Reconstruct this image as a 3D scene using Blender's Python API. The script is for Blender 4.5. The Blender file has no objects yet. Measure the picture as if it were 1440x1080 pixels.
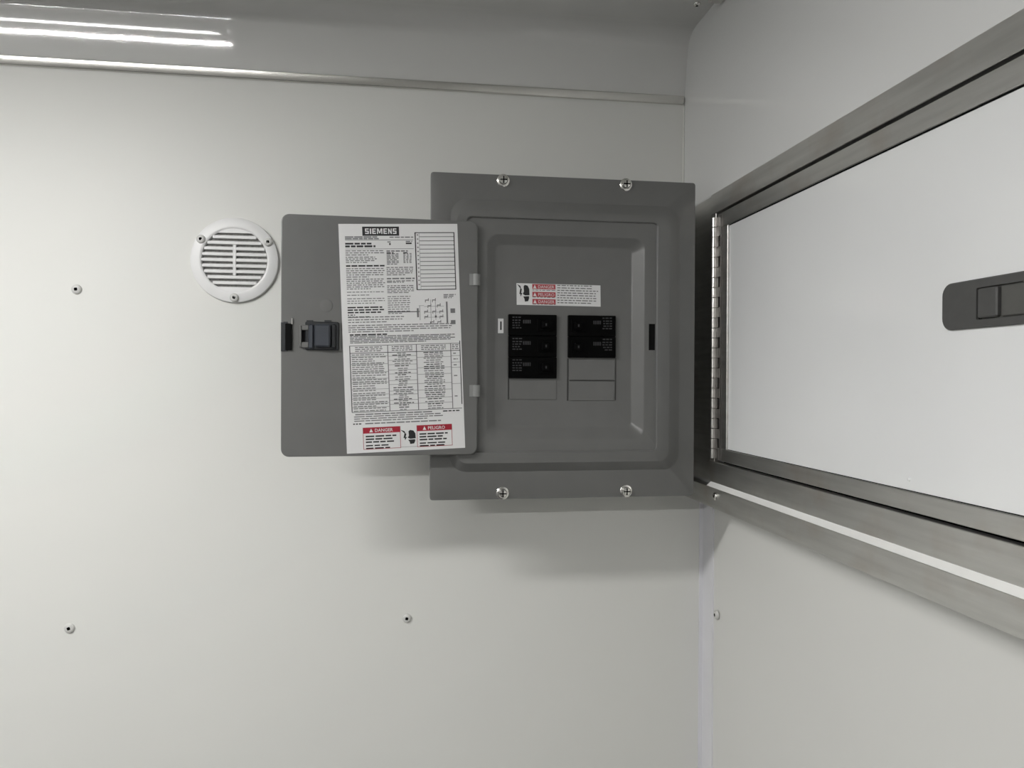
import bpy, math, random
from mathutils import Vector, Matrix

random.seed(7)
SC = bpy.context.scene
COL = SC.collection

# ------------------------------------------------------------------ camera
EYE = 1.45                       # height of the lens above the trailer floor
F_PX = 1040.0                    # focal length in pixels of a 1440 px wide frame
ROT = ((0.99015, 0.00313, 0.13999),     # world = ROT @ (right, down, forward)
       (-0.13994, -0.00857, 0.99012),
       (0.00430, -0.99996, -0.00805))
cam_data = bpy.data.cameras.new('camera')
cam = bpy.data.objects.new('camera', cam_data)
COL.objects.link(cam)
cam_data.sensor_fit = 'HORIZONTAL'
cam_data.sensor_width = 36.0
cam_data.lens = 36.0 * F_PX / 1440.0
cam_data.clip_start = 0.01
cm = Matrix(((ROT[0][0], -ROT[0][1], -ROT[0][2], 0),
             (ROT[1][0], -ROT[1][1], -ROT[1][2], 0),
             (ROT[2][0], -ROT[2][1], -ROT[2][2], EYE),
             (0, 0, 0, 1)))
cam.matrix_world = cm
SC.camera = cam

# ------------------------------------------------------------------ world, exposure
world = bpy.data.worlds.new('world')
SC.world = world
world.use_nodes = True
world.node_tree.nodes['Background'].inputs[0].default_value = (0.9, 0.95, 1, 1)
world.node_tree.nodes['Background'].inputs[1].default_value = 0.05
vs = SC.view_settings
vs.view_transform = 'Standard'
vs.look = 'None'
vs.gamma = 1.0
vs.use_curve_mapping = False
vs.exposure = 0.0
LAMP_NEAR = 72.0                 # emission of the light bar by the wall
LAMP_FAR = 440.0                   # emission of the bar further down the trailer

# ------------------------------------------------------------------ measures (metres, z from the lens)
D = 1.02        # back wall
P = 0.889       # flange of the breaker panel cover
XU = 0.3923     # right wall, upper thick part
XF = 0.3863     # face of the hatch frame
XB = 0.3803     # face of the lower steel ledge
XL = 0.4257     # right wall below the ledge
ZC = 0.4865     # ceiling
X_LEFT, Y_REAR = -1.75, -2.3


def ray(px, py):
    c = (px - 720.0, py - 540.0, F_PX)
    return [sum(ROT[i][j] * c[j] for j in range(3)) for i in range(3)]


def W(px, py, Y):
    """photo measurement -> (x, z) on a plane parallel to the back wall"""
    r = ray(px, py)
    return r[0] * Y / r[1], r[2] * Y / r[1]


# ------------------------------------------------------------------ materials
def mat(name, col, rough=0.5, metal=0.0, spec=0.5, noise=None, bump=None, coat=0.0, emit=None, stretch=None):
    m = bpy.data.materials.new(name)
    m.use_nodes = True
    nt = m.node_tree
    b = nt.nodes['Principled BSDF']
    b.inputs['Base Color'].default_value = (*col, 1)
    b.inputs['Roughness'].default_value = rough
    b.inputs['Metallic'].default_value = metal
    b.inputs['Specular IOR Level'].default_value = spec
    b.inputs['Coat Weight'].default_value = coat
    b.inputs['Coat Roughness'].default_value = 0.08
    tc = nt.nodes.new('ShaderNodeTexCoord')
    vec = tc.outputs['Object']
    if stretch:
        mp = nt.nodes.new('ShaderNodeMapping')
        mp.inputs['Scale'].default_value = stretch
        nt.links.new(vec, mp.inputs['Vector'])
        vec = mp.outputs['Vector']
    if noise:
        scale, amount, detail = noise
        n = nt.nodes.new('ShaderNodeTexNoise')
        n.inputs['Scale'].default_value = scale
        n.inputs['Detail'].default_value = detail
        nt.links.new(vec, n.inputs['Vector'])
        r = nt.nodes.new('ShaderNodeValToRGB')
        r.color_ramp.elements[0].position = 0.3
        r.color_ramp.elements[1].position = 0.7
        r.color_ramp.elements[0].color = (*[c * (1 - amount) for c in col], 1)
        r.color_ramp.elements[1].color = (*[min(1, c * (1 + amount)) for c in col], 1)
        nt.links.new(n.outputs['Fac'], r.inputs['Fac'])
        nt.links.new(r.outputs['Color'], b.inputs['Base Color'])
    if bump:
        scale, strength = bump
        n2 = nt.nodes.new('ShaderNodeTexNoise')
        n2.inputs['Scale'].default_value = scale
        n2.inputs['Detail'].default_value = 3
        nt.links.new(vec, n2.inputs['Vector'])
        bp = nt.nodes.new('ShaderNodeBump')
        bp.inputs['Strength'].default_value = strength
        bp.inputs['Distance'].default_value = 0.001
        nt.links.new(n2.outputs['Fac'], bp.inputs['Height'])
        nt.links.new(bp.outputs['Normal'], b.inputs['Normal'])
    if emit:
        b.inputs['Emission Color'].default_value = (1, 0.99, 0.972, 1)
        b.inputs['Emission Strength'].default_value = emit
    return m


def steel_mat(name, col, rough, stretch, stain):
    m = mat(name, col, rough, 1.0, noise=(9, 0.10, 6), stretch=stretch)
    nt = m.node_tree
    b = nt.nodes['Principled BSDF']
    ramp = [n for n in nt.nodes if n.type == 'VALTORGB'][0]
    tc = nt.nodes.new('ShaderNodeTexCoord')
    n = nt.nodes.new('ShaderNodeTexNoise')
    n.inputs['Scale'].default_value = 16
    n.inputs['Detail'].default_value = 5
    nt.links.new(tc.outputs['Object'], n.inputs['Vector'])
    r = nt.nodes.new('ShaderNodeValToRGB')
    r.color_ramp.elements[0].position = 0.52
    r.color_ramp.elements[1].position = 0.72
    r.color_ramp.elements[0].color = (0, 0, 0, 1)
    r.color_ramp.elements[1].color = (stain, stain, stain, 1)
    nt.links.new(n.outputs['Fac'], r.inputs['Fac'])
    mx = nt.nodes.new('ShaderNodeMix')
    mx.data_type = 'RGBA'
    mx.inputs['B'].default_value = (0.46, 0.37, 0.30, 1)
    nt.links.new(r.outputs['Color'], mx.inputs['Factor'])
    nt.links.new(ramp.outputs['Color'], mx.inputs['A'])
    nt.links.new(mx.outputs['Result'], b.inputs['Base Color'])
    mr = nt.nodes.new('ShaderNodeMapRange')
    mr.inputs['To Min'].default_value = rough - 0.06
    mr.inputs['To Max'].default_value = rough + 0.12
    nt.links.new(n.outputs['Fac'], mr.inputs['Value'])
    nt.links.new(mr.outputs['Result'], b.inputs['Roughness'])
    return m


M = {
    'wall': mat('wall_panel_white', (0.74, 0.742, 0.712), 0.48, noise=(2.2, 0.012, 3), bump=(40, 0.003)),
    'far': mat('grey_wall_sheet', (0.42, 0.42, 0.41), 0.45, noise=(3, 0.03, 3)),
    'right': mat('gloss_white_sheet', (0.82, 0.825, 0.82), 0.16, coat=0.3, noise=(3, 0.015, 3), bump=(14, 0.02)),
    'lower': mat('lower_wall_white', (0.74, 0.74, 0.715), 0.40, noise=(2.5, 0.012, 3), bump=(40, 0.003)),
    'ceil': mat('ceiling_gloss_sheet', (0.68, 0.68, 0.665), 0.03, noise=(3, 0.02, 3), bump=(5, 0.03)),
    'floor': mat('floor_grey_vinyl', (0.11, 0.11, 0.11), 0.6, noise=(30, 0.15, 6)),
    'steel': steel_mat('brushed_steel', (0.62, 0.615, 0.595), 0.37, (1, 1, 14), 0.32),
    'bright_steel': mat('polished_trim_steel', (0.66, 0.65, 0.62), 0.24, 1.0, noise=(12, 0.10, 5), stretch=(0.6, 6, 6)),
    'hinge': mat('hinge_steel', (0.62, 0.61, 0.59), 0.28, 1.0, noise=(60, 0.12, 3)),
    'hinge_leaf': mat('hinge_leaf_steel', (0.40, 0.385, 0.37), 0.40, 1.0, noise=(60, 0.12, 3)),
    'grey': mat('panel_grey_enamel', (0.143, 0.144, 0.140), 0.29, noise=(40, 0.03, 2), bump=(350, 0.02)),
    'grey_light': mat('hinge_grey', (0.25, 0.255, 0.25), 0.4, noise=(50, 0.05, 2)),
    'black': mat('black_plastic', (0.0012, 0.0012, 0.0013), 0.5, spec=0.06, noise=(80, 0.1, 2)),
    'void': mat('dark_opening', (0.004, 0.004, 0.004), 0.8, spec=0.1, noise=(20, 0.1, 2)),
    'latch': mat('blue_grey_plastic', (0.038, 0.044, 0.056), 0.4, noise=(60, 0.08, 2)),
    'latch_dark': mat('dark_latch_plastic', (0.012, 0.014, 0.017), 0.4, noise=(60, 0.08, 2)),
    'paper': mat('label_paper', (0.70, 0.70, 0.70), 0.45, noise=(30, 0.02, 3)),
    'ink': mat('black_ink', (0.012, 0.012, 0.013), 0.5, noise=(50, 0.1, 2)),
    'ink2': mat('grey_ink', (0.16, 0.16, 0.165), 0.5, noise=(50, 0.1, 2)),
    'ink3': mat('pale_grey_ink', (0.33, 0.33, 0.335), 0.5, noise=(50, 0.1, 2)),
    'red': mat('warning_red_ink', (0.34, 0.012, 0.03), 0.45, noise=(50, 0.06, 2)),
    'red_pale': mat('faded_red_ink', (0.40, 0.055, 0.065), 0.45, noise=(50, 0.06, 2)),
    'mark': mat('breaker_print_and_glint', (0.028, 0.028, 0.030), 0.5, noise=(90, 0.2, 2)),
    'chrome': mat('zinc_screw', (0.80, 0.79, 0.76), 0.20, 1.0, noise=(200, 0.15, 2)),
    'screw_white': mat('painted_screw', (0.62, 0.62, 0.60), 0.30, noise=(90, 0.05, 2)),
    'vent': mat('white_vent_plastic', (0.80, 0.80, 0.80), 0.35, noise=(40, 0.02, 2)),
    'slot_back': mat('slot_shade_grey', (0.30, 0.30, 0.29), 0.8, noise=(300, 0.2, 2)),
    'groove': mat('groove_shadow_grey', (0.035, 0.035, 0.034), 0.6, noise=(50, 0.1, 2)),
    'door': mat('hatch_white_sheet', (0.90, 0.91, 0.915), 0.14, coat=0.35, noise=(4, 0.012, 3), bump=(9, 0.03)),
    'strip': mat('white_corner_angle', (0.76, 0.76, 0.79), 0.4, noise=(20, 0.02, 2)),
    'caulk': mat('white_sealant', (0.78, 0.78, 0.74), 0.4, noise=(50, 0.03, 2)),
    'ledge': mat('white_ledge_top', (0.92, 0.92, 0.905), 0.4, noise=(20, 0.03, 2)),
    'handle': mat('handle_charcoal', (0.082, 0.082, 0.080), 0.45, noise=(120, 0.06, 3)),
    'handle_pale': mat('handle_cavity', (0.10, 0.10, 0.093), 0.45, noise=(120, 0.06, 3)),
    'housing': mat('lamp_housing', (0.8, 0.8, 0.8), 0.4, noise=(20, 0.02, 2)),
    'lamp_near': mat('lamp_diffuser', (0.9, 0.9, 0.9), 0.5, emit=LAMP_NEAR),
    'lamp_far': mat('lamp_diffuser_far', (0.9, 0.9, 0.9), 0.5, emit=LAMP_FAR),
}


# ------------------------------------------------------------------ mesh helpers
class MB:
    """collects faces of one mesh; coordinates are metres with z measured from the lens height"""
    def __init__(self):
        self.v, self.f, self.mi = [], [], []

    def add(self, verts, faces, mi=0):
        o = len(self.v)
        self.v += [tuple(p) for p in verts]
        self.f += [tuple(i + o for i in q) for q in faces]
        self.mi += [mi] * len(faces)
        return self

    def box(self, x0, x1, y0, y1, z0, z1, mi=0, bev=0.0):
        x0, x1 = min(x0, x1), max(x0, x1)
        y0, y1 = min(y0, y1), max(y0, y1)
        z0, z1 = min(z0, z1), max(z0, z1)
        if bev <= 0:
            v = [(x, y, z) for x in (x0, x1) for y in (y0, y1) for z in (z0, z1)]
            f = [(0, 1, 3, 2), (4, 6, 7, 5), (0, 4, 5, 1), (2, 3, 7, 6), (0, 2, 6, 4), (1, 5, 7, 3)]
            return self.add(v, f, mi)
        b = min(bev, (x1 - x0) * .45, (y1 - y0) * .45, (z1 - z0) * .45)
        v, idx = [], {}
        for sx in (0, 1):
            for sy in (0, 1):
                for sz in (0, 1):
                    X = (x0, x1)[sx]; Y = (y0, y1)[sy]; Z = (z0, z1)[sz]
                    ix = b if sx == 0 else -b; iy = b if sy == 0 else -b; iz = b if sz == 0 else -b
                    idx[sx, sy, sz, 0] = len(v); v.append((X, Y + iy, Z + iz))
                    idx[sx, sy, sz, 1] = len(v); v.append((X + ix, Y, Z + iz))
                    idx[sx, sy, sz, 2] = len(v); v.append((X + ix, Y + iy, Z))
        f = []
        q = [(0, 0), (1, 0), (1, 1), (0, 1)]
        for s in (0, 1):
            f.append(tuple(idx[s, a, c, 0] for a, c in q))
            f.append(tuple(idx[a, s, c, 1] for a, c in q))
            f.append(tuple(idx[a, c, s, 2] for a, c in q))
            for t in (0, 1):
                f.append((idx[s, t, 0, 0], idx[s, t, 1, 0], idx[s, t, 1, 1], idx[s, t, 0, 1]))
                f.append((idx[s, 0, t, 0], idx[s, 1, t, 0], idx[s, 1, t, 2], idx[s, 0, t, 2]))
                f.append((idx[0, s, t, 1], idx[1, s, t, 1], idx[1, s, t, 2], idx[0, s, t, 2]))
                for u in (0, 1):
                    f.append((idx[s, t, u, 0], idx[s, t, u, 1], idx[s, t, u, 2]))
        return self.add(v, f, mi)

    def loft(self, loops, cap0=False, cap1=True, mi=0):
        n = len(loops[0]); v = []; f = []
        for L in loops:
            v += L
        for k in range(len(loops) - 1):
            for i in range(n):
                j = (i + 1) % n
                f.append((k * n + i, k * n + j, (k + 1) * n + j, (k + 1) * n + i))
        if cap0:
            f.append(tuple(range(n - 1, -1, -1)))
        if cap1:
            f.append(tuple((len(loops) - 1) * n + i for i in range(n)))
        return self.add(v, f, mi)

    def build(self, name, mats, parent=None, smooth=False, origin=None, fix=True):
        if not isinstance(mats, (list, tuple)):
            mats = [mats]
        if origin is None:
            if parent is not None:
                origin = (0, 0, 0)
            else:
                xs, ys, zs = zip(*self.v)
                origin = ((min(xs) + max(xs)) / 2, (min(ys) + max(ys)) / 2, (min(zs) + max(zs)) / 2 + EYE)
        off = Vector((0, 0, EYE))
        base = Vector((0, 0, 0))
        p = parent
        while p is not None:
            base += p.location
            p = p.parent
        org = Vector(origin)
        vv = [Vector(q) + off - base - (org if parent is None else Vector((0, 0, 0))) for q in self.v]
        me = bpy.data.meshes.new(name)
        me.from_pydata(vv, [], self.f)
        for m in mats:
            me.materials.append(m)
        for p_, k in zip(me.polygons, self.mi):
            p_.material_index = k
        if fix:
            import bmesh
            bm = bmesh.new(); bm.from_mesh(me)
            bmesh.ops.recalc_face_normals(bm, faces=bm.faces)
            bm.to_mesh(me); bm.free()
        if smooth:
            me.shade_smooth()
            me.set_sharp_from_angle(angle=math.radians(smooth if smooth is not True else 40))
        o = bpy.data.objects.new(name, me)
        COL.objects.link(o)
        if parent is None:
            o.location = origin
        else:
            o.parent = parent
        return o


def tag(o, label=None, cat=None, group=None, kind=None):
    if label: o['label'] = label
    if cat: o['category'] = cat
    if group: o['group'] = group
    if kind: o['kind'] = kind
    return o


def empty(name, x, y, z):
    o = bpy.data.objects.new(name, None)
    COL.objects.link(o)
    o.location = (x, y, z + EYE)
    o.empty_display_size = 0.02
    return o


def rrect(x0, x1, z0, z1, r, y, seg=6):
    """rounded rectangle in a plane y = const, as a closed loop"""
    pts = []
    for cx, cz, a0 in ((x1 - r, z1 - r, 0), (x0 + r, z1 - r, 90), (x0 + r, z0 + r, 180), (x1 - r, z0 + r, 270)):
        for k in range(seg + 1):
            a = math.radians(a0 + 90 * k / seg)
            pts.append((cx + r * math.cos(a), y, cz + r * math.sin(a)))
    return pts


def prrect(xl, xr, yt, yb, r, Y, seg=6):
    """the same with the sides measured in the photograph"""
    mx, my = (xl + xr) / 2, (yt + yb) / 2
    return rrect(W(xl, my, Y)[0], W(xr, my, Y)[0], W(mx, yb, Y)[1], W(mx, yt, Y)[1], r, Y, seg)


# ------------------------------------------------------------------ the room shell
wall = MB().box(X_LEFT, XL + 0.06, D, D + 0.05, -EYE, ZC + 0.03).build('wall_back', M['wall'])
tag(wall, 'flat off-white back wall panel behind the breaker panel', 'wall', kind='structure')
wr = MB().box(XU, XU + 0.09, 0.90, D, -0.162, ZC + 0.02)
wr.box(XU, XU + 0.09, Y_REAR, 0.90, 0.222, ZC + 0.02)
wr.box(XU, XU + 0.09, Y_REAR, 0.285, -0.162, 0.222)
wr.box(XU, XU + 0.09, 0.285, 0.90, -0.162, -0.118)
wr.box(XU + 0.03, XU + 0.09, 0.285, 0.90, -0.118, 0.222)
o = wr.build('wall_right', M['right'])
tag(o, 'glossy white upper right wall around the steel framed hatch', 'wall', kind='structure')
o = MB().box(XL, XL + 0.06, Y_REAR, D, -EYE, -0.162).build('wall_right_lower', M['lower'])
tag(o, 'white lower right wall set back under the steel ledge', 'wall', kind='structure')
o = MB().box(X_LEFT - 0.05, X_LEFT, Y_REAR, D, -EYE, ZC + 0.03).build('wall_left', M['far'])
tag(o, 'grey left wall of the trailer outside the view', 'wall', kind='structure')
o = MB().box(X_LEFT, XL + 0.06, Y_REAR - 0.05, Y_REAR, -EYE, ZC + 0.03).build('wall_front', M['far'])
tag(o, 'grey far end wall of the trailer behind the viewer', 'wall', kind='structure')
o = MB().box(X_LEFT - 0.05, XL + 0.06, Y_REAR - 0.05, D + 0.05, -EYE - 0.04, -EYE).build('floor', M['floor'])
tag(o, 'grey vinyl trailer floor below the view', 'floor', kind='structure')

# ceiling sheet that curves down into the back wall
TILT = math.tan(math.radians(11.2))
prof = [(1.0195 - TILT * (z_ - 0.4035), z_) for z_ in (0.4035, 0.425, 0.445, 0.460, 0.4665)]
prof += [(1.0048, 0.4728), (0.9985, 0.4795), (0.989, 0.4843), (0.977, 0.4862), (0.955, ZC), (0.80, ZC), (Y_REAR, ZC)]


def catmull(p, n=4):
    out = []
    for i in range(len(p) - 1):
        a = p[max(i - 1, 0)]; b = p[i]; c = p[i + 1]; d = p[min(i + 2, len(p) - 1)]
        if i >= len(p) - 3:
            out.append(b); continue
        for k in range(n):
            t = k / n
            out.append(tuple(0.5 * (2 * b[j] + (c[j] - a[j]) * t + (2 * a[j] - 5 * b[j] + 4 * c[j] - d[j]) * t * t
                                    + (-a[j] + 3 * b[j] - 3 * c[j] + d[j]) * t ** 3) for j in (0, 1)))
    out.append(p[-1])
    return out


pr = catmull(prof)
ring = pr + [(Y_REAR, ZC + 0.04), (D + 0.0, ZC + 0.04)]
c = MB()
n = len(ring)
c.add([(X_LEFT, y, z) for y, z in ring] + [(XU, y, z) for y, z in ring],
      [(i, (i + 1) % n, n + (i + 1) % n, n + i) for i in range(n)] + [tuple(range(n)), tuple(range(2 * n - 1, n - 1, -1))])
o = c.build('ceiling', M['ceil'], smooth=35)
tag(o, 'glossy grey-white ceiling sheet curving down to the back wall', 'ceiling', kind='structure')

# metal moulding where the curved sheet meets the wall
z0, z1 = 0.3935, 0.4037
ms = [(D, z0 - 0.0008), (D - 0.0042, z0 - 0.0008), (D - 0.0048, z0), (D - 0.0062, z1 - 0.0010),
      (D - 0.0058, z1 - 0.0002), (D - 0.0030, z1), (D, z1)]
n = len(ms)
c = MB()
c.add([(X_LEFT, y, z) for y, z in ms] + [(0.3895, y, z) for y, z in ms],
      [(i, (i + 1) % n, n + (i + 1) % n, n + i) for i in range(n)] + [tuple(range(n)), tuple(range(2 * n - 1, n - 1, -1))])
o = c.build('trim_1', M['bright_steel'], smooth=30)
tag(o, 'thin polished metal moulding along the top of the back wall', 'trim', kind='structure')

# ceiling edge moulding over the right wall
o = MB().box(XU - 0.020, XU, Y_REAR, 0.893, ZC - 0.014, ZC, bev=0.003).build('trim_2', M['bright_steel'])
tag(o, 'small metal moulding between ceiling and right wall, ending near the corner', 'trim', kind='structure')

# sealant bead in the upper corner
bead = []
for k in range(7):
    a = math.radians(90 * k / 6)
    bead.append((XU - 0.0028 + 0.0028 * math.sin(a) * 0.4 - 0.0, D - 0.0006 - 0.0022 * (1 - math.cos(a))))
c = MB().box(XU - 0.0028, XU, D - 0.0022, D, 0.2365, 0.392, bev=0.0008)
o = c.build('trim_3', M['caulk'])
tag(o, 'thin white sealant bead in the upper wall corner', 'trim', kind='structure')

# pale angle in the lower corner
c = MB().box(XL - 0.0018, XL, D - 0.0365, D, -EYE, -0.162)
c.box(XL - 0.0070, XL, D - 0.0018, D, -EYE, -0.162)
o = c.build('trim_4', M['strip'])
tag(o, 'pale angle strip running down the lower wall corner', 'trim', kind='structure')

# steel ledge below the hatch
ZB0, ZB1 = -0.1620, -0.1364
led = empty('trim_5', XB, 0.6, ZB0)
tag(led, 'brushed steel ledge with a white top under the hatch frame', 'trim', kind='structure')
MB().box(XB, XU + 0.003, 0.05, D, ZB0, ZB1 - 0.0002, bev=0.0003).build('ledge_face', M['steel'], led)
sec = [(XB + 0.0003, ZB1 - 0.0004), (XF + 0.001, -0.1312), (XU, -0.1312), (XU, ZB1 - 0.0004)]
c = MB()
c.add([(x, 0.05, z) for x, z in sec] + [(x, 0.905, z) for x, z in sec],
      [(i, (i + 1) % 4, 4 + (i + 1) % 4, 4 + i) for i in range(4)] + [(0, 1, 2, 3), (7, 6, 5, 4)])
c.build('ledge_top', M['ledge'], led)


# ------------------------------------------------------------------ ceiling light bars
def light_bar(x0, x1, yc, w, m, label, proud=0.001):
    r = empty('ceiling_light', (x0 + x1) / 2, yc, ZC)
    tag(r, label, 'light', 'ceiling light bars')
    MB().box(x0 - 0.015, x1 + 0.015, yc - w / 2 - 0.006, yc + w / 2 + 0.006, ZC - 0.0205, ZC, bev=0.003).build('housing', M['housing'], r)
    MB().box(x0, x1, yc - w / 2, yc + w / 2, ZC - 0.0205 - proud, ZC - 0.0195, bev=0.0006).build('diffuser', m, r)
    return r


light_bar(-1.02, -0.41, 0.30, 0.09, M['lamp_near'], 'slim white light bar on the ceiling nearest the breaker panel')
light_bar(-1.50, -0.66, -1.05, 0.013, M['lamp_far'], 'slim white light bar further down the trailer ceiling', 0.0047)


# ------------------------------------------------------------------ screws
def screw_mesh(name, R, h, sq, mats, seg=16):
    """pan head with a square socket, axis +z, base at z = 0"""
    mb = MB()
    def circ(r, z):
        return [(r * math.cos(2 * math.pi * (k + .5) / seg), r * math.sin(2 * math.pi * (k + .5) / seg), z) for k in range(seg)]
    def square(s, z):
        out = []
        for k in range(seg):
            a = 2 * math.pi * (k + .5) / seg
            m_ = max(abs(math.cos(a)), abs(math.sin(a)))
            out.append((s * math.cos(a) / m_, s * math.sin(a) / m_, z))
        return out
    L = [circ(R, -0.0005), circ(R, h * .25), circ(R * .93, h * .6), circ(R * .75, h * .88), circ(R * .5, h), square(sq, h)]
    mb.loft(L, cap0=True, cap1=False, mi=0)
    mb.loft([square(sq, h), square(sq * .95, h * .1)], cap1=True, mi=1)
    me = bpy.data.meshes.new(name)
    me.from_pydata(mb.v, [], mb.f)
    for m in mats: me.materials.append(m)
    for p_, k in zip(me.polygons, mb.mi): p_.material_index = k
    import bmesh
    bm = bmesh.new(); bm.from_mesh(me)
    bmesh.ops.remove_doubles(bm, verts=bm.verts, dist=1e-6)
    bmesh.ops.recalc_face_normals(bm, faces=bm.faces)
    bm.to_mesh(me); bm.free()
    me.shade_smooth(); me.set_sharp_from_angle(angle=math.radians(45))
    return me


FACE_WALL = (math.radians(90), 0, 0)          # head points to -y
FACE_LEFT = (0, math.radians(-90), 0)         # head points to -x
FACE_DOWN = (math.radians(180), 0, 0)
wall_screw = screw_mesh('wall_screw', 0.0064, 0.0036, 0.0020, [M['screw_white'], M['void']])
steel_screw = screw_mesh('steel_screw', 0.0050, 0.0030, 0.0016, [M['chrome'], M['void']])


def put_screw(name, me, x, y, z, rot, spin, label, group):
    o = bpy.data.objects.new(name, me)
    COL.objects.link(o)
    o.matrix_world = Matrix.Translation((x, y, z + EYE)) @ Matrix.Rotation(0, 4, 'X') @ \
        (Matrix.Rotation(rot[0], 4, 'X') @ Matrix.Rotation(rot[1], 4, 'Y')) @ Matrix.Rotation(spin, 4, 'Z')
    tag(o, label, 'screw', group)
    return o


g = 'painted screws in the wall panels'
put_screw('wall_screw', wall_screw, -0.4210, D, 0.1115, FACE_WALL, 0.1, 'small white square-drive screw in back wall, left of the round vent', g)
put_screw('wall_screw', wall_screw, -0.4297, D, -0.3242, FACE_WALL, 0.3, 'small white square-drive screw low on the back wall at far left', g)
put_screw('wall_screw', wall_screw, 0.0001, D, -0.3291, FACE_WALL, -0.2, 'small white screw in back wall below the open panel door', g)
put_screw('wall_screw', wall_screw, XL - 0.0018, 0.968, -0.3255, FACE_LEFT, 0.2, 'small white screw beside the pale corner strip on right wall', g)
put_screw('ledge_screw', steel_screw, XB, 0.874, -0.1460, FACE_LEFT, 0.4, 'small shiny screw at the corner end of the steel ledge', 'steel fixing screws')
rr = ray(980, 5)
put_screw('ceiling_screw', steel_screw, rr[0] * ZC / rr[2], rr[1] * ZC / rr[2], ZC, FACE_DOWN, 0.2, 'small metal screw in ceiling near the wall corner', 'steel fixing screws')

# ------------------------------------------------------------------ round vent
VX, VZ, VR, VI = -0.2256, 0.1535, 0.0558, 0.0415
vent = empty('round_vent', VX, D, VZ)
tag(vent, 'round white plastic louvre vent on the back wall', 'vent')


def circ_y(r, y, seg=64, cx=VX, cz=VZ):
    return [(cx + r * math.cos(2 * math.pi * k / seg), y, cz + r * math.sin(2 * math.pi * k / seg)) for k in range(seg)]


MB().loft([circ_y(VR, D), circ_y(VR, D - 0.0032), circ_y(VR - 0.0006, D - 0.0046), circ_y(VR - 0.002, D - 0.0052),
           circ_y(VI + 0.003, D - 0.0062), circ_y(VI + 0.001, D - 0.0060), circ_y(VI, D - 0.0052), circ_y(VI - 0.0004, D - 0.0002)],
          cap1=False).build('flange', M['vent'], vent, smooth=40)
MB().loft([circ_y(VI + 0.0005, D - 0.0008), circ_y(VI + 0.0005, D - 0.0004)], cap0=True, cap1=True).build('slot_backing', M['slot_back'], vent)  # grey plate stands in for the shaded louvre blades behind the slots
pitch = 0.00752
bar = 0.0021                     # half height of a bar
yf = D - 0.0054
for k in range(9):
    zc = VZ + (4 - k) * pitch
    hw = math.sqrt(VI ** 2 - (abs(zc - VZ) + 0.001) ** 2)
    MB().box(VX - hw, VX + hw, yf, D - 0.0014, zc - bar, zc + bar, bev=0.0006).build('slat', M['vent'], vent)
for sgn in (1, -1):              # solid segments closing the grille above and below
    za = 4.5 * pitch + (pitch / 2 - bar)
    a0 = math.asin(za / VI)
    pts = [(VX + VI * math.cos(a0 + (math.pi - 2 * a0) * i / 12), VZ + sgn * VI * math.sin(a0 + (math.pi - 2 * a0) * i / 12)) for i in range(13)]
    MB().loft([[(x, D - 0.0012, z) for x, z in pts], [(x, yf, z) for x, z in pts]], cap0=True).build('grille_segment', M['vent'], vent)
MB().box(VX - 0.0021, VX + 0.0021, D - 0.0056, D - 0.002, VZ - 2.7 * pitch, VZ + 2.7 * pitch, bev=0.0005).build('mullion', M['vent'], vent)
for a, s in ((148, .1), (30, .3), (270, -.2)):
    rr_ = VR * 0.885
    o = bpy.data.objects.new('screw', wall_screw)
    COL.objects.link(o)
    o.parent = vent
    o.matrix_local = Matrix.Translation((rr_ * math.cos(math.radians(a)), -0.0054, rr_ * math.sin(math.radians(a)))) @ \
        Matrix.Rotation(math.radians(90), 4, 'X') @ Matrix.Rotation(s, 4, 'Z') @ Matrix.Scale(0.92, 4)

# ------------------------------------------------------------------ breaker panel
PX0, PX1, PZ0, PZ1 = 0.0268, 0.3575, -0.1471, 0.2460
panel = empty('breaker_panel', (PX0 + PX1) / 2, D, PZ0)
tag(panel, 'dark grey metal breaker panel with its door swung open', 'breaker panel')
# enclosure box: four sides and back
c = MB()
ex0, ex1, ez0, ez1 = PX0 + 0.006, PX1 - 0.006, PZ0 + 0.006, PZ1 - 0.006
c.loft([rrect(ex0, ex1, ez0, ez1, 0.003, D, 3), rrect(ex0, ex1, ez0, ez1, 0.003, P + 0.002, 3)], cap0=True, cap1=False)
c.build('enclosure', M['grey'], panel)
# pressed cover
YR = 0.8785     # crown of the raised border
loops = [rrect(PX0, PX1, PZ0, PZ1, 0.0035, P + 0.010),
         rrect(PX0, PX1, PZ0, PZ1, 0.0035, P + 0.0012),
         rrect(PX0 + 0.0004, PX1 - 0.0004, PZ0 + 0.0004, PZ1 - 0.0004, 0.0035, P + 0.0003),
         rrect(PX0 + 0.0014, PX1 - 0.0014, PZ0 + 0.0014, PZ1 - 0.0014, 0.0032, P),
         prrect(633, 956.5, 285, 662, 0.020, P),
         prrect(634.5, 954, 287, 660.5, 0.019, P - 0.0012),
         prrect(640, 943, 297, 652, 0.015, YR + 0.0012),
         prrect(642, 940, 299.5, 650, 0.0135, YR),
         prrect(655.5, 925, 308, 636, 0.006, YR),
         prrect(656.2, 924, 309, 635, 0.0055, YR + 0.0005),
         prrect(656.6, 923.4, 309.6, 634.4, 0.0055, YR + 0.0026),
         prrect(657.2, 922.6, 310.2, 633.6, 0.0055, YR + 0.003),
         prrect(683.0, 907.0, 332, 619, 0.013, YR + 0.003),
         prrect(685.5, 904.0, 334.5, 616, 0.012, YR + 0.0042),
         prrect(695.0, 889.5, 345.5, 602.5, 0.008, YR + 0.0135),
         prrect(697.5, 886.5, 348, 600, 0.0068, YR + 0.0145)]
YI = YR + 0.0145      # dead front
c = MB().loft(loops, cap1=True)
cover = c.build('cover', M['grey'], panel, smooth=28)


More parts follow.
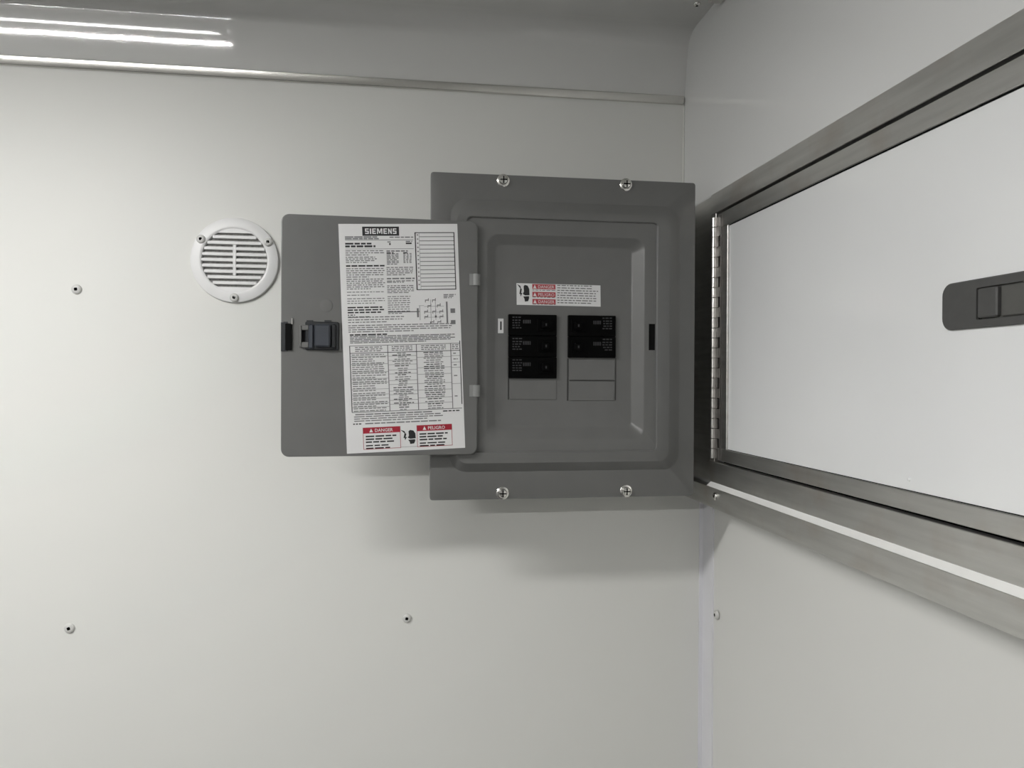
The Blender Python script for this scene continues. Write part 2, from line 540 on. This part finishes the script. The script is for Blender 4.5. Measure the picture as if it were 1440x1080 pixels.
def pbox(xl, xr, yt, yb, Y0, Y1, bev=0.0, mb=None, mi=0):
    """box whose front (at Y0) is measured in the photograph"""
    mx, my = (xl + xr) / 2, (yt + yb) / 2
    mb = mb or MB()
    return mb.box(W(xl, my, Y0)[0], W(xr, my, Y0)[0], Y0, Y1, W(mx, yb, Y0)[1], W(mx, yt, Y0)[1], mi, bev)


# slot for the door latch
pbox(912.4, 921, 455.5, 492.5, YR + 0.0028, YR + 0.006).build('latch_slot', M['void'], cover)
# blank plates and punched outlines below the breakers
pbox(717, 782.5, 534.2, 562, YI - 0.0009, YI + 0.001, 0.0004).build('blank_plate', M['grey'], cover)
pbox(800.5, 864.5, 505.8, 534.5, YI - 0.0009, YI + 0.001, 0.0004).build('blank_plate', M['grey'], cover)
pbox(800.5, 864.5, 536.2, 563.5, YI - 0.0009, YI + 0.001, 0.0004).build('blank_plate', M['grey'], cover)
for xa, xb, ya, yb in ((714.2, 715.8, 532, 562), (797.4, 799.4, 504, 563.5), (865.2, 866.4, 504, 563)):
    pbox(xa, xb, ya, yb, YI - 0.00025, YI + 0.001).build('punched_groove', M['groove'], cover)
for xa, xb, ya, yb in ((800.5, 864.5, 534.6, 536.0),):
    pbox(xa, xb, ya, yb, YI - 0.00025, YI + 0.001).build('punched_groove', M['groove'], cover)
# small white tag left of the breakers
t = pbox(700.3, 708.0, 448, 468.5, YI - 0.0005, YI + 0.001).build('indicator_tag', M['paper'], cover)
pbox(703.4, 705.4, 452, 464, YI - 0.0008, YI - 0.0005).build('indicator_mark', M['ink'], cover)


# ---- circuit breakers
def breaker(xl, xr, yt, yb, left):
    YF = YI - 0.0045
    mb = pbox(xl, xr, yt, yb, YF, YI + 0.012, 0.0006)
    o = mb.build('circuit_breaker', M['black'], panel)
    w, h = xr - xl, yb - yt
    fx = (lambda u: xl + u * w) if left else (lambda u: xr - u * w)
    # toggle window and handle
    a, b = sorted((fx(0.60), fx(0.94)))
    pbox(a, b, yt + 0.20 * h, yb - 0.22 * h, YF - 0.0010, YF + 0.001, 0.0004).build('toggle_collar', M['black'], o)
    a, b = sorted((fx(0.70), fx(0.86)))
    pbox(a, b, yt + 0.30 * h, yb - 0.34 * h, YF - 0.0062, YF + 0.001, 0.0011).build('toggle', M['black'], o)
    mk = MB()
    # faint grey print on the face
    for (u0, u1, v0, v1) in ((.30, .47, .25, .42),):
        a, b = sorted((fx(u0), fx(u1)))
        k = 5
        for i in range(k):
            pbox(a + (b - a) * i / k, a + (b - a) * (i + .62) / k, yt + v0 * h, yt + v1 * h, YF - 0.0002, YF, mb=mk)
    for j, vv in enumerate((.10, .24, .36, .48, .60)):
        u0 = .08
        while u0 < .25:
            du = random.uniform(.03, .07)
            a, b = sorted((fx(u0), fx(min(u0 + du, .28))))
            pbox(a, b, yt + vv * h, yt + (vv + .055) * h, YF - 0.0002, YF, mb=mk)
            u0 += du + .02
    a, b = sorted((fx(.765), fx(.795)))
    pbox(a, b, yt + .42 * h, yt + .54 * h, YF - 0.0064, YF - 0.0062, mb=mk)  # small grey highlight painted on the toggle handle
    tag(mk.build('rating_print_and_glint', M['mark'], o), kind='stuff')
    return o


for k in range(3):
    breaker(715.3, 783, 442.3 + 30.0 * k, 442.3 + 30.0 * (k + 1) - 0.3, True)
for k in range(2):
    breaker(799.2, 866, 443.6 + 29.9 * k, 443.6 + 29.9 * (k + 1) - 0.3, False)


# ---- cover screws (slotted hex heads)
def cover_screw(px, py):
    x, z = W(px, py, P - 0.003)
    mb = MB()
    def cc(r, y, s=18):
        return [(x + r * math.cos(2 * math.pi * k / s), y, z + r * math.sin(2 * math.pi * k / s)) for k in range(s)]
    mb.loft([cc(.0078, P), cc(.0078, P - .0010), cc(.0070, P - .0016), cc(.0056, P - .0018), cc(.0054, P - .0040), cc(.0045, P - .0052), cc(.0022, P - .0057)])
    o = mb.build('cover_screw', M['chrome'], panel, smooth=35)
    MB().box(x - .0007, x + .0007, P - .0059, P - .0045, z - .0042, z + .0042).build('drive_slot', M['void'], o)
    MB().box(x - .0042, x + .0042, P - .0059, P - .0045, z - .0007, z + .0007).build('drive_slot', M['void'], o)


for q in ((708, 253), (881, 259), (707, 694), (881, 691)):
    cover_screw(*q)


# ------------------------------------------------------------------ text helper
def text_mesh(body, bold=0.0):
    cu = bpy.data.curves.new('lettering', 'FONT')
    cu.body = body
    cu.align_x = 'LEFT'
    cu.offset = bold
    cu.resolution_u = 2
    ob = bpy.data.objects.new('lettering', cu)
    COL.objects.link(ob)
    dg = bpy.context.evaluated_depsgraph_get()
    me = bpy.data.meshes.new_from_object(ob.evaluated_get(dg))
    vs_ = [(v.co.x, v.co.y) for v in me.vertices]
    fs = [tuple(p.vertices) for p in me.polygons]
    bpy.data.objects.remove(ob)
    bpy.data.curves.remove(cu)
    bpy.data.meshes.remove(me)
    xs = [a for a, b in vs_]; ys = [b for a, b in vs_]
    x0, x1, y0, y1 = min(xs), max(xs), min(ys), max(ys)
    return [((a - x0) / (x1 - x0), (b - y0) / (y1 - y0)) for a, b in vs_], fs


class Sheet:
    """a printed sheet: u to the right, v downward, both 0..1, lying on a plane given by three points"""
    def __init__(self, tl, tr, bl, nrm):
        self.tl, self.du, self.dv, self.n = Vector(tl), Vector(tr) - Vector(tl), Vector(bl) - Vector(tl), Vector(nrm)
        self.layers = {}
        self.vmap = None

    def p(self, u, v, h):
        if self.vmap:
            for (a, b), (c, d) in zip(self.vmap, self.vmap[1:]):
                if a <= v <= c:
                    v = b + (d - b) * (v - a) / (c - a)
                    break
        return tuple(self.tl + self.du * u + self.dv * v + self.n * h)

    def poly(self, layer, pts, h=0.00012):
        self.layers.setdefault(layer, MB()).add([self.p(u, v, h) for u, v in pts], [tuple(range(len(pts)))])

    def rect(self, layer, u0, u1, v0, v1, h=0.00012):
        self.poly(layer, [(u0, v0), (u0, v1), (u1, v1), (u1, v0)], h)

    def text(self, layer, body, u0, u1, v0, v1, bold=0.0, h=0.00024):
        vs_, fs = text_mesh(body, bold)
        self.layers.setdefault(layer, MB()).add([self.p(u0 + (u1 - u0) * a, v1 + (v0 - v1) * b, h) for a, b in vs_], fs)

    def words(self, layer, u0, u1, v, hgt=0.0045, wmin=.012, wmax=.045, gap=.008, fill=1.0):
        u = u0
        end = u0 + (u1 - u0) * fill
        while u < end - wmin * .5:
            w = min(random.uniform(wmin, wmax), end - u)
            self.rect(layer, u, u + w, v, v + hgt)
            u += w + gap

    def para(self, layer, u0, u1, v0, v1, lines, hgt=0.0042, **k):
        for i in range(lines):
            f = random.uniform(.55, .8) if i == lines - 1 and lines > 1 else random.uniform(.93, 1)
            self.words(layer, u0, u1, v0 + (v1 - v0 - hgt) * i / max(lines - 1, 1), hgt, fill=f, **k)

    def hand(self, u0, u1, v0, v1):
        """black shock pictogram: bolt and gloved hand"""
        q = lambda pts: [(u0 + (u1 - u0) * a, v0 + (v1 - v0) * b) for a, b in pts]
        self.poly('ink', q([(0, .02), (.26, .12), (.34, .30), (.30, .30), (.20, .20)]))
        self.poly('ink', q([(.26, .26), (.38, .30), (.32, .52), (.42, .50), (.28, .72), (.26, .56), (.18, .58)]))
        self.poly('ink', q([(.52, .14), (.62, .06), (.84, .10), (.96, .28), (.98, .62), (.62, .64), (.46, .56), (.54, .42)]))
        self.poly('ink', q([(.48, .70), (.94, .68), (.94, .80), (.86, .96), (.60, .98), (.58, .84)]))

    def finish(self, parent, names):
        for k, mb in self.layers.items():
            tag(mb.build(names[k][0], M[names[k][1]], parent, fix=False), kind='stuff')


# ------------------------------------------------------------------ warning sticker on the dead front
def sheet_px(c4, Y, lift, thick, parent, name, mat_):
    tl, tr, br, bl = [W(*q, Y) for q in c4]
    S = Sheet((tl[0], Y - lift, tl[1]), (tr[0], Y - lift, tr[1]), (bl[0], Y - lift, bl[1]), (0, -1, 0))
    a = [S.p(*uv, 0) for uv in ((0, 0), (1, 0), (1, 1), (0, 1))]
    b = [(x, y + thick, z) for x, y, z in a]
    o = MB().loft([b, a], cap0=True).build(name, mat_, parent)
    return S, o


S, o = sheet_px(((726.2, 398.2), (844.2, 401.4), (844.4, 431.6), (726.6, 428.6)), YI, 0.0004, 0.0004, cover, 'warning_sticker', M['paper'])
S.hand(.005, .155, .02, .86)
for k, wd in enumerate(('DANGER', 'PELIGRO', 'DANGER')):
    v0 = (.0, .36, .69)[k]
    S.rect('red', .185, .46, v0 + .02, v0 + .25)
    S.poly('white', [(.195, v0 + .22), (.235, v0 + .22), (.215, v0 + .05)], .0002)
    S.text('white', wd, .255, .445, v0 + .07, v0 + .21, 0.0)
for i in range(8):
    S.words('ink2', .48, .985, .03 + i * .115, .045, .02, .07, .012, fill=random.uniform(.8, 1))
for i in range(3):
    S.words('ink2', .185, .46, .285 + i * .325, .03, .02, .05, .012)
S.finish(cover, {'ink': ('sticker_pictogram', 'ink'), 'red': ('sticker_red_heading', 'red_pale'), 'white': ('sticker_heading_lettering', 'paper'), 'ink2': ('sticker_small_print', 'ink2')})

# ------------------------------------------------------------------ open door
DL, DR = 0.8665, 0.8725         # visible face: left and right edge (nearly folded flat)
xl = W(395.0, 474, DL)[0]; xr = W(671.5, 474, DR)[0]
zt = W(533, 305.5, .8695)[1]; zb = W(533, 641.0, .8695)[1]


def dY(x):
    return DL + (DR - DL) * (x - xl) / (xr - xl)


def dloop(i, r, back):
    return [(x, dY(x) + back, z) for x, _, z in rrect(xl + i, xr - i, zb + i, zt - i, r, 0)]


door = MB().loft([dloop(0.0012, .008, .0055), dloop(0.0, .009, .0045), dloop(0, .009, .0012), dloop(.0004, .0088, .0003), dloop(.0012, .008, 0.0)], cap0=True, cap1=True).build('door', M['grey'], panel, smooth=15)
tag(door, 'open grey metal door with wiring label and slide latch')

for py in (393.5, 549.5):
    x, z = W(669.5, py, .8735)
    mb = MB()
    h = .0068
    mb.loft([[(x + .0050 * math.cos(a), .8745 + .0050 * math.sin(a), z + s) for a in [2 * math.pi * k / 14 for k in range(14)]]
             for s in (-h, -h + .0006, h - .0006, h)], cap0=True)
    mb.box(x - .008, x - .004, .8715, .8765, z - h, z + h)
    mb.build('hinge_knuckle', M['grey_light'], panel, smooth=35)


def door_box(x0, x1, y0, y1, out, back=0.0, bev=0.0, mb=None):
    """box standing proud of the door face, sides measured in the photograph"""
    xa = W(x0, 474, DL)[0]; xb = W(x1, 474, DL)[0]
    Y = dY((xa + xb) / 2)
    return (mb or MB()).box(xa, xb, Y - out, Y - back + .0005, W((x0 + x1) / 2, y1, Y)[1], W((x0 + x1) / 2, y0, Y)[1], 0, bev)


# slide latch
mb = door_box(404.0, 479.5, 453.5, 493.5, .0004)
mb.build('latch_recess', M['grey'], door)
mb = door_box(395.2, 398.6, 453.5, 494.0, .0012)
door_box(398.6, 404.5, 452.5, 494.0, .0010, mb=mb)
mb.build('latch_catch_plate', M['latch_dark'], door)
door_box(401.5, 410.5, 455.2, 492.5, .0030, .0, .0006).build('latch_bolt_slot', M['void'], door)
door_box(410.2, 411.6, 447.5, 456, .0022).build('latch_spring', M['chrome'], door)
mb = door_box(421.5, 424.4, 457.5, 488.5, .0045, .0, .0005)
door_box(424.2, 434.5, 457.5, 464.6, .0038, .0, .0006, mb=mb)
door_box(424.2, 434.5, 481.2, 489.2, .0038, .0, .0006, mb=mb)
mb.build('latch_guide', M['grey'], door)
door_box(425.2, 436.5, 464.4, 481.4, .0016).build('latch_bolt_slot', M['void'], door)
door_box(429.5, 476.5, 452.8, 492.5, .0034, .0, .0010).build('latch_frame', M['latch_dark'], door)
door_box(434.5, 441.5, 456.5, 490.5, .0060, .0, .0012).build('latch_slide', M['latch'], door)
door_box(443.0, 465.5, 456.8, 488.3, .0100, .0, .0018).build('latch_thumb_pad', M['latch'], door)
door_box(466.0, 472.5, 456.0, 489.8, .0065, .0, .0012).build('latch_slide', M['latch_dark'], door)
for x0 in (431.5, 456.5):
    door_box(x0, x0 + 9, 450.6, 453.6, .0030).build('latch_clip', M['latch_dark'], door)
# pressed dimple above the latch
x, z = W(457.5, 429.5, DL)
Y = dY(x)
mb = MB()
def dc(r, b): return [(x + r * math.cos(2 * math.pi * k / 20), Y - b, z + r * math.sin(2 * math.pi * k / 20)) for k in range(20)]
mb.loft([dc(.0086, -.0008), dc(.0084, -.0002), dc(.0074, .00005), dc(.0055, .0002)])
mb.build('pressed_dimple', M['grey'], door, smooth=60)

GLYPH = {   # heavy block letters as quads on a unit cell, y upward
    'S': [((0, .8), (1, .8), (1, 1), (0, 1)), ((0, .4), (1, .4), (1, .6), (0, .6)), ((0, 0), (1, 0), (1, .2), (0, .2)),
          ((0, .6), (.3, .6), (.3, .8), (0, .8)), ((.7, .2), (1, .2), (1, .4), (.7, .4))],
    'I': [((0, 0), (1, 0), (1, 1), (0, 1))],
    'E': [((0, 0), (.32, 0), (.32, 1), (0, 1)), ((.32, .8), (1, .8), (1, 1), (.32, 1)), ((.32, .4), (.9, .4), (.9, .6), (.32, .6)), ((.32, 0), (1, 0), (1, .2), (.32, .2))],
    'M': [((0, 0), (.2, 0), (.2, 1), (0, 1)), ((.8, 0), (1, 0), (1, 1), (.8, 1)), ((.2, 1), (.2, .68), (.42, .1), (.5, .1), (.5, .38), (.3, 1)),
          ((.8, 1), (.7, 1), (.5, .38), (.5, .1), (.58, .1), (.8, .68))],
    'N': [((0, 0), (.27, 0), (.27, 1), (0, 1)), ((.73, 0), (1, 0), (1, 1), (.73, 1)), ((.27, 1), (.27, .62), (.73, 0), (.73, .38))],
}


def block_word(S, word, u0, u1, v0, v1):
    wid = {'I': .36, 'M': 1.35}
    total = sum(wid.get(ch, .92) for ch in word) + .26 * (len(word) - 1)
    k = (u1 - u0) / total
    u = u0
    for ch in word:
        w = wid.get(ch, .92) * k
        for q in GLYPH[ch]:
            S.poly('white', [(u + w * a, v1 + (v0 - v1) * b) for a, b in q], 0.00024)
        u += w + .26 * k


# wiring label, stuck on a little crooked
cx_, cz_ = W(566.3, 474.7, .8700)
w_, h_, ang = .1365, .2638, math.radians(2.25)
def lp(a, b):
    x = cx_ + a * math.cos(ang) - b * math.sin(ang)
    z = cz_ + a * math.sin(ang) + b * math.cos(ang)
    return (x, dY(x) - .0001, z)
tl, tr, br, bl = lp(-w_ / 2, h_ / 2), lp(w_ / 2, h_ / 2), lp(w_ / 2, -h_ / 2), lp(-w_ / 2, -h_ / 2)
S = Sheet(tl, tr, bl, (0, -1, 0))
MB().loft([[(x, y + .0009, z) for x, y, z in (tl, tr, br, bl)], [tl, tr, br, bl]], cap0=True).build('wiring_label', M['paper'], door)
# heading
S.rect('ink', .195, .502, .012, .052)
block_word(S, 'SIEMENS', .218, .480, .0200, .0440)
# circuit directory
u0, u1, v0, v1 = .632, .972, .037, .292
for a, b, cc_, d in ((u0, u1, v0, v0 + .0035), (u0, u1, v1 - .0035, v1), (u0, u0 + .009, v0, v1), (u1 - .008, u1, v0, v1)):
    S.rect('ink', a, b, cc_, d)
rows = 14
for i in range(1, rows):
    vv = v0 + (v1 - v0) * i / rows
    S.rect('ink2', u0 + .04, u1 - .008, vv, vv + .0032)
    S.rect('ink2', u0 + .018, u0 + .030, vv - .009, vv - .004)
S.rect('ink3', u0 + .036, u0 + .040, v0, v1)
# header block
S.vmap = ((0, 0), (.1155, .108), (.300, .285), (.429, .394), (.566, .530), (.884, .820), (.940, .876), (1, 1))
S.words('ink2', .05, .33, .058, .006, .03, .08, .006)
S.words('ink2', .05, .33, .066, .006, .03, .08, .006)
S.rect('ink2', .05, .62, .074, .0765)
S.words('ink2', .42, .62, .060, .005)
S.words('ink', .05, .29, .088, .008, .03, .07, .009)
S.words('ink', .05, .30, .100, .009, .03, .07, .009)
S.rect('ink', .415, .428, .090, .099)
S.words('ink2', .40, .44, .082, .005)
S.words('ink', .555, .625, .088, .007, .03, .06, .006)
S.words('ink2', .555, .61, .080, .005)
S.rect('ink2', .05, .62, .1155, .1175)
S.para('ink2', .05, .37, .123, .146, 3)
S.para('ink2', .05, .31, .152, .180, 4)
S.words('ink', .05, .37, .190, .007, .03, .07, .008)
S.para('ink2', .05, .37, .204, .246, 5)
S.para('ink2', .05, .37, .252, .300, 6)
S.para('ink2', .05, .37, .312, .332, 2)
S.para('ink2', .05, .37, .346, .374, 3)
for i, vv in enumerate((.390, .403, .416)):
    S.words('ink', .05, .37, vv, .007, .03, .07, .009, fill=(.9, 1, .88)[i])
S.words('ink2', .05, .11, .429, .006)
# middle column
S.words('ink2', .39, .57, .124, .006)
for i in range(8):
    S.words('ink2', .39, .49, .137 + i * .0068, .0042, .02, .04, .007)
    if i % 2 == 0 or i < 7:
        S.words('ink2', .53, .60, .137 + i * .0068, .0042, .012, .02, .010)
S.words('ink', .39, .45, .133, .005)
S.words('ink', .53, .58, .133, .005)
S.para('ink2', .385, .62, .200, .238, 5)
S.words('ink2', .385, .62, .250, .006, .03, .06, .009)
S.para('ink2', .385, .62, .262, .272, 2)
S.para('ink2', .385, .62, .284, .322, 5)
S.para('ink2', .385, .58, .338, .430, 9)
S.rect('ink', .385, .65, .4185, .4225)
# wiring diagram
S.vmap = None
for u, v in ((.70, .335), (.76, .335), (.72, .360), (.80, .358), (.69, .385), (.76, .385), (.82, .385), (.69, .408), (.82, .408), (.74, .432), (.80, .432)):
    S.rect('ink2', u, u + .030, v, v + .004)
    S.rect('ink2', u, u + .006, v, v + .012)
    S.rect('ink2', u + .026, u + .032, v - .006, v + .006)
S.rect('ink3', .745, .750, .335, .445)
S.rect('ink3', .785, .790, .340, .425)
S.rect('ink3', .690, .860, .364, .366)
S.rect('ink3', .690, .860, .390, .392)
S.rect('ink3', .690, .860, .412, .414)
S.rect('ink', .780, .795, .406, .415)
S.rect('ink', .738, .750, .432, .440)
S.rect('ink2', .878, .892, .345, .440)
S.rect('ink3', .650, .656, .360, .425)
S.rect('ink2', .628, .644, .372, .412)
S.rect('ink3', .645, .690, .360, .362)
S.rect('ink2', .915, .955, .376, .396)
S.rect('ink2', .915, .955, .428, .446)
S.para('ink2', .86, .965, .312, .330, 3)
# wide paragraphs
S.vmap = ((0, 0), (.1155, .108), (.300, .285), (.429, .394), (.566, .530), (.884, .820), (.940, .876), (1, 1))
S.para('ink2', .05, .52, .440, .466, 3)
S.words('ink', .05, .24, .4385, .004)
S.para('ink2', .05, .97, .476, .508, 4, wmin=.02, wmax=.07)
S.words('ink', .06, .37, .516, .006, .03, .07, .008)
S.para('ink2', .06, .95, .524, .556, 5, wmin=.02, wmax=.08, gap=.006)
# big table
T0, T1 = .566, .884
cols = (.055, .370, .612, .905, .985)
for i, u in enumerate(cols):
    S.rect('ink' if i in (0, 4) else 'ink2', u - .003, u + .004, T0 + (.0 if i != 4 else -.01), T1 if i < 4 else T1 - .018)
S.rect('ink2', cols[0], cols[4], T0, T0 + .003)
S.rect('ink2', cols[0], cols[4], T1, T1 + .003)
S.rect('ink', cols[0], cols[4], T0 + .035, T0 + .038)
cuts = ((.16, .28, .40, .50, .56, .66, .74, .80, .87, .93), (.17, .235, .30, .38, .44, .54, .60, .70, .755, .84, .90),
        (.20, .36, .46, .60, .70, .82, .90), (.19, .29, .37, .62))
for ci in range(4):
    a, b = cols[ci], cols[ci + 1]
    prev = .115
    for t_ in cuts[ci] + (1.0,):
        vv = T0 + (T1 - T0) * t_
        if t_ < 1: S.rect('ink3', a, b, vv, vv + .0026)
        top_ = T0 + (T1 - T0) * prev
        room = vv - top_
        ln = max(1, int(room / .0085)) if ci < 3 else 1
        for j in range(ln):
            y_ = top_ + room * (j + .5) / ln - .0008
            if ci == 0:
                S.words('ink2', a + .014, a + .014 + (b - a) * random.choice((.9, .85, .6)), y_, .0042, .02, .05, .007)
            elif ci == 3:
                S.words('ink2', a + .020, b - .022, y_, .005, .02, .03, .005)
            else:
                ww = (b - a) * random.choice((.35, .55, .7, .3) if ci == 1 else (.45, .6, .55))
                m_ = (a + b) / 2
                S.words('ink2' if random.random() < .7 else 'ink', m_ - ww / 2, m_ + ww / 2, y_, .0042, .02, .05, .007)
        prev = t_
    m_ = (a + b) / 2
    for j in range(3):
        S.words('ink2', m_ - (b - a) * .36, m_ + (b - a) * .36, T0 + .007 + j * .009, .0045)
# notes under the table
S.words('ink2', .08, .975, .893, .005, .03, .09, .006, fill=.74)
S.words('ink', .82, .975, .893, .005)
S.para('ink2', .07, .86, .903, .926, 3, wmin=.03, wmax=.10)
S.words('ink', .06, .13, .934, .005)
S.words('ink2', .16, .80, .934, .005, .03, .08, .008)


S.vmap = None


def danger(u0, u1, v0, v1, word):
    hh = .026
    for a, b, c_, d in ((u0, u1, v1 - .002, v1), (u0, u0 + .004, v0, v1), (u1 - .004, u1, v0, v1)):
        S.rect('red', a, b, c_, d)
    S.rect('red', u0, u1, v0, v0 + hh)
    w = u1 - u0
    S.poly('white', [(u0 + w * .17, v0 + hh * .82), (u0 + w * .27, v0 + hh * .82), (u0 + w * .22, v0 + hh * .2)], .00024)
    S.text('white', word, u0 + w * .32, u0 + w * .80, v0 + hh * .24, v0 + hh * .80, 0.012)
    for i in range(3):
        S.words('ink', u0 + .022, u1 - .03, v0 + hh + .010 + i * .0125, .0062, .04, .08, .010, fill=random.uniform(.8, 1))
    for i in range(2):
        S.words('ink', u0 + .022, u1 - .03, v0 + hh + .051 + i * .0115, .0055, .04, .08, .012, fill=random.uniform(.75, 1))


S.layers.setdefault('red', MB())
for mb_args in ((.138, .452, .886, .986, 'DANGER'), (.590, .892, .886, .986, 'PELIGRO')):
    danger(mb_args[0], mb_args[1], mb_args[2] + .004, mb_args[3], mb_args[4])
S.hand(.452, .582, .905, .972)
S.rect('ink3', .452, .590, .9815, .9835)
S.finish(door, {'ink': ('label_bold_print', 'ink'), 'ink2': ('label_small_print', 'ink2'), 'ink3': ('label_rule_lines', 'ink3'),
                'red': ('label_red_heading', 'red'), 'white': ('label_white_lettering', 'paper')})

# ------------------------------------------------------------------ steel framed hatch in the right wall
hatch = empty('door_1', XF, 0.6, -0.1334)
tag(hatch, 'white hatch door in a brushed steel frame on the right wall', 'door', kind='structure')
YA, YE = 0.909, 0.27           # frame from the corner side to the free side
FT, FB = 0.2363, -0.1318
GT, GB = 0.2104, -0.1052       # gap between frame and leaf
DT, DB = 0.2068, -0.1022       # leaf
WT, WB = 0.1883, -0.0868       # white sheet
XS = XF
bv = .0006
MB().box(XS, XU + .002, YE, YA, GT, FT, 0, bv).build('frame_rail', M['steel'], hatch)
MB().box(XS, XU + .002, YE, YA, FB, GB, 0, bv).build('frame_rail', M['steel'], hatch)
MB().box(XS, XU + .002, .8935, YA, GB, GT, 0, bv).build('frame_stile', M['steel'], hatch)
MB().box(XS, XU + .002, YE, YE + .026, GB, GT, 0, bv).build('frame_stile', M['steel'], hatch)
MB().box(XU - .0022, XU + .001, YA, D, FB, FT).build('corner_flange', M['steel'], hatch)
MB().box(XU + .010, XU + .012, YE + .02, .900, GB - .008, GT + .008).build('gap_backing', M['void'], hatch)  # near-black sheet behind the leaf, seen through the gap
leaf = MB().box(XF + .0022, XU + .008, YE + .030, .868, DB, DT).build('door_leaf', M['door'], hatch)
bx = XF - .0004
MB().box(bx, XU + .004, YE + .029, .8865, WT, DT, 0, bv).build('edge_trim', M['steel'], leaf)
MB().box(bx, XU + .004, YE + .029, .8865, DB, WB, 0, bv).build('edge_trim', M['steel'], leaf)
MB().box(bx, XU + .004, .8575, .8735, WB, WT, 0, bv).build('edge_trim', M['steel'], leaf)
MB().box(bx, XU + .004, YE + .029, YE + .048, WB, WT, 0, bv).build('edge_trim', M['steel'], leaf)
MB().box(XF + .0016, XF + .0030, YE + .048, .8575, WT - .0011, WT).build('dark_edge_line', M['void'], leaf)  # thin dark lines along the white sheet's top and bottom edges
MB().box(XF + .0016, XF + .0030, YE + .048, .8575, WB, WB + .0006).build('dark_edge_line', M['void'], leaf)
x, y, z = XF + .0022, .5282, -.0778
MB().loft([[(x - h, y + r * math.cos(2 * math.pi * k / 12), z + r * math.sin(2 * math.pi * k / 12)) for k in range(12)]
           for r, h in ((.0016, -.0005), (.0015, .0006), (.0008, .0010))]).build('rivet', M['door'], leaf, smooth=50)

# piano hinge
hg_top, hg_bot = .2040, -.1005
hinge = MB().box(XF - .0006, XF + .004, .8735, .8785, hg_bot, hg_top).build('piano_hinge', M['hinge_leaf'], hatch)
MB().box(XF + .003, XF + .006, .8775, .896, hg_bot, hg_top).build('hinge_backing', M['void'], hinge)
nseg = 24
seg_h = (hg_top - hg_bot) / nseg
for k in range(nseg):
    za = hg_bot + k * seg_h + .0004
    zb_ = hg_bot + (k + 1) * seg_h - .0004
    yc, xc, r = .8925, XF - .0028, .0036
    mb = MB()
    mb.loft([[(xc + r * math.cos(a), yc + r * math.sin(a), zz) for a in [2 * math.pi * q / 12 for q in range(12)]] for zz in (za, zb_)], cap0=True)
    if k % 2 == 0:
        mb.box(XF - .0012, XF + .0008, .8780, .8915, za, zb_, 1)
    else:
        mb.box(XF - .0012, XF + .0008, .8830, .8915, za, zb_, 1)
    mb.build('hinge_knuckle', [M['hinge'], M['hinge_leaf']], hinge, smooth=35)

# flush paddle latch
Z0, Z1, YA_, YB_ = 0.0357, 0.0694, 0.4915, 0.335
def lloop(i, r, X):
    return [(X, yy, zz) for yy, _, zz in rrect(YB_ + i, YA_ - i, Z0 + i, Z1 - i, r, 0)]
def hole(Y0, Y1, a, b, X):
    return [(X, yy, zz) for yy, _, zz in rrect(Y0, Y1, a, b, .0012, 0)]
XD = XF + .0022
HY0, HY1, HZ0, HZ1 = .352, .4580, .0412, .0630
latch = MB().loft([lloop(0, .0085, XD), lloop(0, .0085, XD - .0016), lloop(.0008, .0080, XD - .0024),
                   hole(HY0, HY1, HZ0, HZ1, XD - .0026), hole(HY0 + .0004, HY1 - .0004, HZ0 + .0004, HZ1 - .0004, XD - .0004)],
                  cap0=False, cap1=False).build('latch_bezel', M['handle'], hatch, smooth=35)
MB().box(XD - .0006, XD + .001, HY0, HY1, HZ0, HZ1).build('latch_cavity', M['handle_pale'], latch)
MB().box(XD - .0010, XD, HY1 - .0030, HY1 - .0004, HZ0 + .0004, HZ1 - .0004).build('latch_gap', M['void'], latch)
MB().box(XD - .0042, XD, .4385, HY1 - .0026, HZ0 + .0010, HZ1 - .0008, 0, .0010).build('paddle', M['handle'], latch)
MB().box(XD - .0020, XD, .366, .4370, HZ0 + .0006, HZ1 - .0006, 0, .0008).build('paddle_plate', M['handle_pale'], latch)
